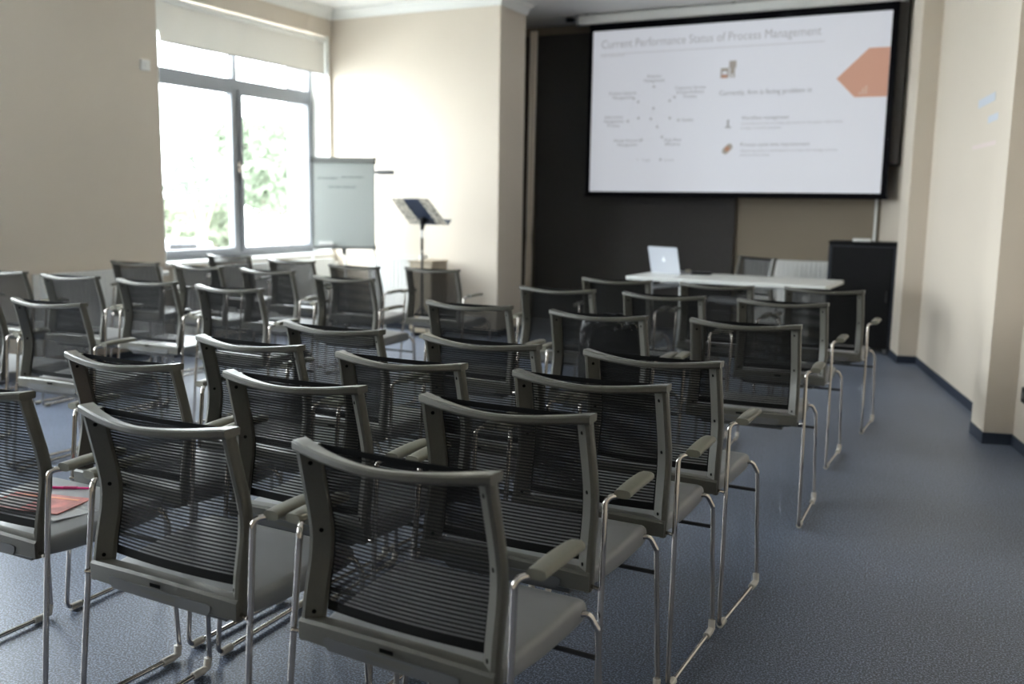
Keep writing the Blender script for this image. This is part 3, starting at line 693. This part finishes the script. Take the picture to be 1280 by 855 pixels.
def flat(name, pts, z0, z1, m, parent=None):
    return MB().prism(pts, z0, z1).build(name, m, parent)
def T(px, py): return (-2.283+px, 1.57+py)
fl = thing('plastic_folder', 'clear plastic folder with white sheets under the red flyer on the left chair seat', 'folder', (*T(.03, .13), SZ_+.001), math.radians(-18))
MB().box(-.115, .125, -.075, .115, .0, .002).build('sheets', M_paper, fl); MB().box(-.120, .130, -.080, .120, .002, .0035).build('sleeve', M_clear, fl)
MB().box(-.120, .130, .108, .120, .0036, .006).build('zip_edge', M_grey, fl)
ry = thing('flyer', 'red and orange printed flyer lying on the left chair seat', 'flyer', (*T(-.045, .085), SZ_+.006), math.radians(12))
MB().box(-.115, .135, -.065, .075, 0, .002).build('sheet', M_red, ry); MB().box(-.10, .0, -.05, .03, .002, .0026).build('picture', mat('flyer_grey', (.30, .26, .24), .5, noise=(30, .4)), ry)
MB().box(-.08, .11, .045, .055, .002, .0026).build('title_line', mat('flyer_orange', (.75, .30, .15), .5), ry)
pc = thing('pencil', 'bright pink pen lying across the folder on the left chair seat', 'pen', (*T(-.055, .215), SZ_+.012), math.radians(24))
MB().tube([(-.075, 0, 0), (.055, 0, 0)], .004, 8).build('barrel', M_pink, pc, smooth=True); MB().tube([(.055, 0, 0), (.075, 0, 0)], [.004, .001], 8).build('tip', M_pink, pc, smooth=True)
MB().tube([(-.02, 0, 0), (.02, 0, 0)], .0055, 8).build('clip_ring', mat('pen_magenta', (.45, .01, .12), .4), pc, smooth=True)

# ------------------------------------------------------------------ outdoors
M_pave = mat('pale_paving', (.74, .74, .72), .9, noise=(.4, .05))
M_leaf = mat('tree_leaf', (.12, .15, .105), .9, spec=.1, noise=(.8, .35)); M_leaf2 = mat('sapling_leaf', (.13, .165, .125), .9, spec=.1, noise=(2, .3))
M_hedge = mat('hazy_hedge', (.15, .17, .12), .9, spec=.1, noise=(.8, .3)); M_bark = mat('bark', (.16, .13, .10), .9)  # hedge leaf colour lightened to imitate outdoor haze
struct(MB().box(-140, -6.72, -60, 140, -2.1, -2.0).build('ground_outside', M_pave))
def tree(name, label, x, y, h, cr, cz, n, leaf, lm, trunk_r, blobs, cat='tree', zb=-2.0):
    t = thing(name, label, cat, (x, y, zb)); random.seed(int(abs(x)*10)); tk = MB(); tk.tube([(0, 0, 0), (.1, .05, cz*.5), (0, 0, cz)], [trunk_r, trunk_r*.8, trunk_r*.5], 8)
    bl = []
    for k in range(blobs):
        a = random.uniform(0, 2*PI); rr = cr*.75*random.random()**.6; zz = cz+(h-cz)*random.uniform(-.1, .8); bl.append((rr*math.cos(a), rr*math.sin(a), zz, cr*random.uniform(.28, .5)))
        tk.tube([(0, 0, cz*.7), (rr*math.cos(a)*.5, rr*math.sin(a)*.5, (cz*.7+zz)/2+.1), (rr*math.cos(a), rr*math.sin(a), zz)], [trunk_r*.45, trunk_r*.3, trunk_r*.1], 5)
    tk.build('trunk', M_bark, t, smooth=True); lv = MB()
    for k in range(n):
        b = random.choice(bl); d = Vector((random.gauss(0, 1), random.gauss(0, 1), random.gauss(0, .8))).normalized()*b[3]*random.uniform(.5, 1)
        c0 = Vector(b[:3])+d; u = Vector((random.gauss(0, 1), random.gauss(0, 1), random.gauss(0, 1))).normalized(); v = u.orthogonal().normalized(); s = leaf*random.uniform(.6, 1.2)
        lv.add([c0-u*s, c0+v*s*.5, c0+u*s, c0-v*s*.5], [(0, 1, 2, 3)])
    lv.build('foliage', lm, t); return t
tree('leafy_tree', 'large round green tree outside, seen through the right window pane', -39.5, 45.2, 8.3, 3.1, 3.6, 9000, .34, M_leaf, .22, 22)
tree('sapling', 'slim young tree with sparse leaves outside the left window pane', -19.9, 19.9, 6.1, 1.05, 3.0, 420, .17, M_leaf2, .07, 9)
for k, (x, y, h, r, lab) in enumerate(((-42.5, 39.4, 3.5, 2.2, 'low pale bush outside behind the slim young tree'), (-50, 39.5, 3.6, 2.4, 'low bush outside at the left side of the left window pane'), (-44.5, 45.5, 3.6, 1.8, 'low bush outside left of the large round tree'))):
    tree('bush', lab, x, y, h, r, .8, 2600, .3, M_hedge, .1, 12, 'bush')
# car seen from behind
def car(x, y, rz, label, body):
    c = thing('car', label, 'car', (x, y, -2.0), rz); m = MB(); W = .88
    prof = [(-2.1, .35), (-2.15, .75), (-2.05, 1.0), (-1.75, 1.42), (-.9, 1.5), (.4, 1.46), (1.15, 1.02), (2.0, .9), (2.15, .6), (2.1, .3)]
    rings = []
    for s, sc_, in ((-1, .90), (-.92, 1), (.92, 1), (1, .90)):
        rings.append([(s*W*(1 if z < 1.05 else .88), yy*(.985 if abs(s) == 1 else 1), .3+(z-.3)*(1 if abs(s) < 1 else .98)) for yy, z in prof])
    m.loft(rings); bo = m.build('body', body, c, smooth=True, angle=30)
    g = MB(); g.add([(-.66, -2.0, 1.06), (.66, -2.0, 1.06), (.58, -1.79, 1.36), (-.58, -1.79, 1.36), (-.66, -2.08, 1.06), (.66, -2.08, 1.06), (.58, -1.86, 1.36), (-.58, -1.86, 1.36)], [(0, 1, 2, 3), (4, 7, 6, 5), (0, 4, 5, 1), (1, 5, 6, 2), (2, 6, 7, 3), (3, 7, 4, 0)])
    g.build('rear_window', M_black, c)
    for s in (-1, 1):
        MB().box(s*.62-.13, s*.62+.13, -2.17, -2.05, .82, 1.0).build('tail_light', mat('tail_red', (.5, .04, .03), .3), c)
        for yy in (-1.35, 1.35): MB().tube([(s*.70, yy, .31), (s*.88, yy, .31)], .31, 20).build('wheel', M_black, c, smooth=True)
    MB().box(-.26, .26, -2.18, -2.14, .62, .74).build('number_plate', M_paper, c); MB().box(-.85, .85, -2.2, -2.05, .35, .52).build('bumper', M_grey, c, bevel=.03)
    return c
M_carw = mat('car_silver', (.40, .42, .45), .3, .3)
car(-33.1, 31.9, math.radians(46), 'silver car parked outside, seen from behind through the left window pane', M_carw)
# added post outside, made up for the grey band in the right pane's glass
tag(MB().box(-9.32, -9.12, 11.05, 11.3, -2.0, 5.2).build('band_post', mat('band_grey', (.10, .10, .105), .9)), 'tall grey stand-in post outside for the grey band in the right window pane', 'post')

# ------------------------------------------------------------------ light: overcast sky through the windows
wd = bpy.data.worlds.new('sky'); S.world = wd; wd.use_nodes = True; nt = wd.node_tree; bg = nt.nodes['Background']
bg.inputs['Color'].default_value = (.93, .97, 1.0, 1); bg.inputs['Strength'].default_value = 22.5
for a, b in WIN:
    L = bpy.data.lights.new('window_portal', 'AREA'); L.shape = 'RECTANGLE'; L.size = ZT-ZS; L.size_y = b-a; L.cycles.is_portal = True
    o = bpy.data.objects.new('window_portal', L); COL.objects.link(o); o.location = (XL-.34, (a+b)/2, (ZS+ZT)/2); o.rotation_euler = (0, -PI/2, 0)

# ------------------------------------------------------------------ camera
cd = bpy.data.cameras.new('camera'); cam = bpy.data.objects.new('camera', cd); COL.objects.link(cam); S.camera = cam
rt = Vector((.892155, .451490, .014678)); 
yaw, pitch, roll = math.radians(26.7043), .1472, .0147
fw = Vector((-math.sin(yaw)*math.cos(pitch), math.cos(yaw)*math.cos(pitch), -math.sin(pitch)))
r0 = Vector((math.cos(yaw), math.sin(yaw), 0)); u0 = r0.cross(fw)
rt = (r0*math.cos(roll)+u0*math.sin(roll)).normalized(); up = rt.cross(fw)
Mx = Matrix((rt, up, -fw)).transposed().to_4x4(); Mx.translation = (0, 0, 1.3232); cam.matrix_world = Mx
cd.sensor_width = 36; cd.lens = 1168.98*36/1280; cd.clip_start = .05; cd.clip_end = 400
cd.dof.use_dof = True; cd.dof.focus_distance = 2.6; cd.dof.aperture_fstop = 2.4
S.view_settings.view_transform = 'Standard'; S.view_settings.look = 'None'; S.view_settings.gamma = 1; S.view_settings.use_curve_mapping = False
S.view_settings.exposure = 0.27
try:
    S.cycles.use_denoising = True; S.cycles.max_bounces = 14; S.cycles.diffuse_bounces = 7; S.cycles.transparent_max_bounces = 40; S.cycles.sample_clamp_indirect = 8
    S.cycles.caustics_reflective = False; S.cycles.caustics_refractive = False
except Exception: pass
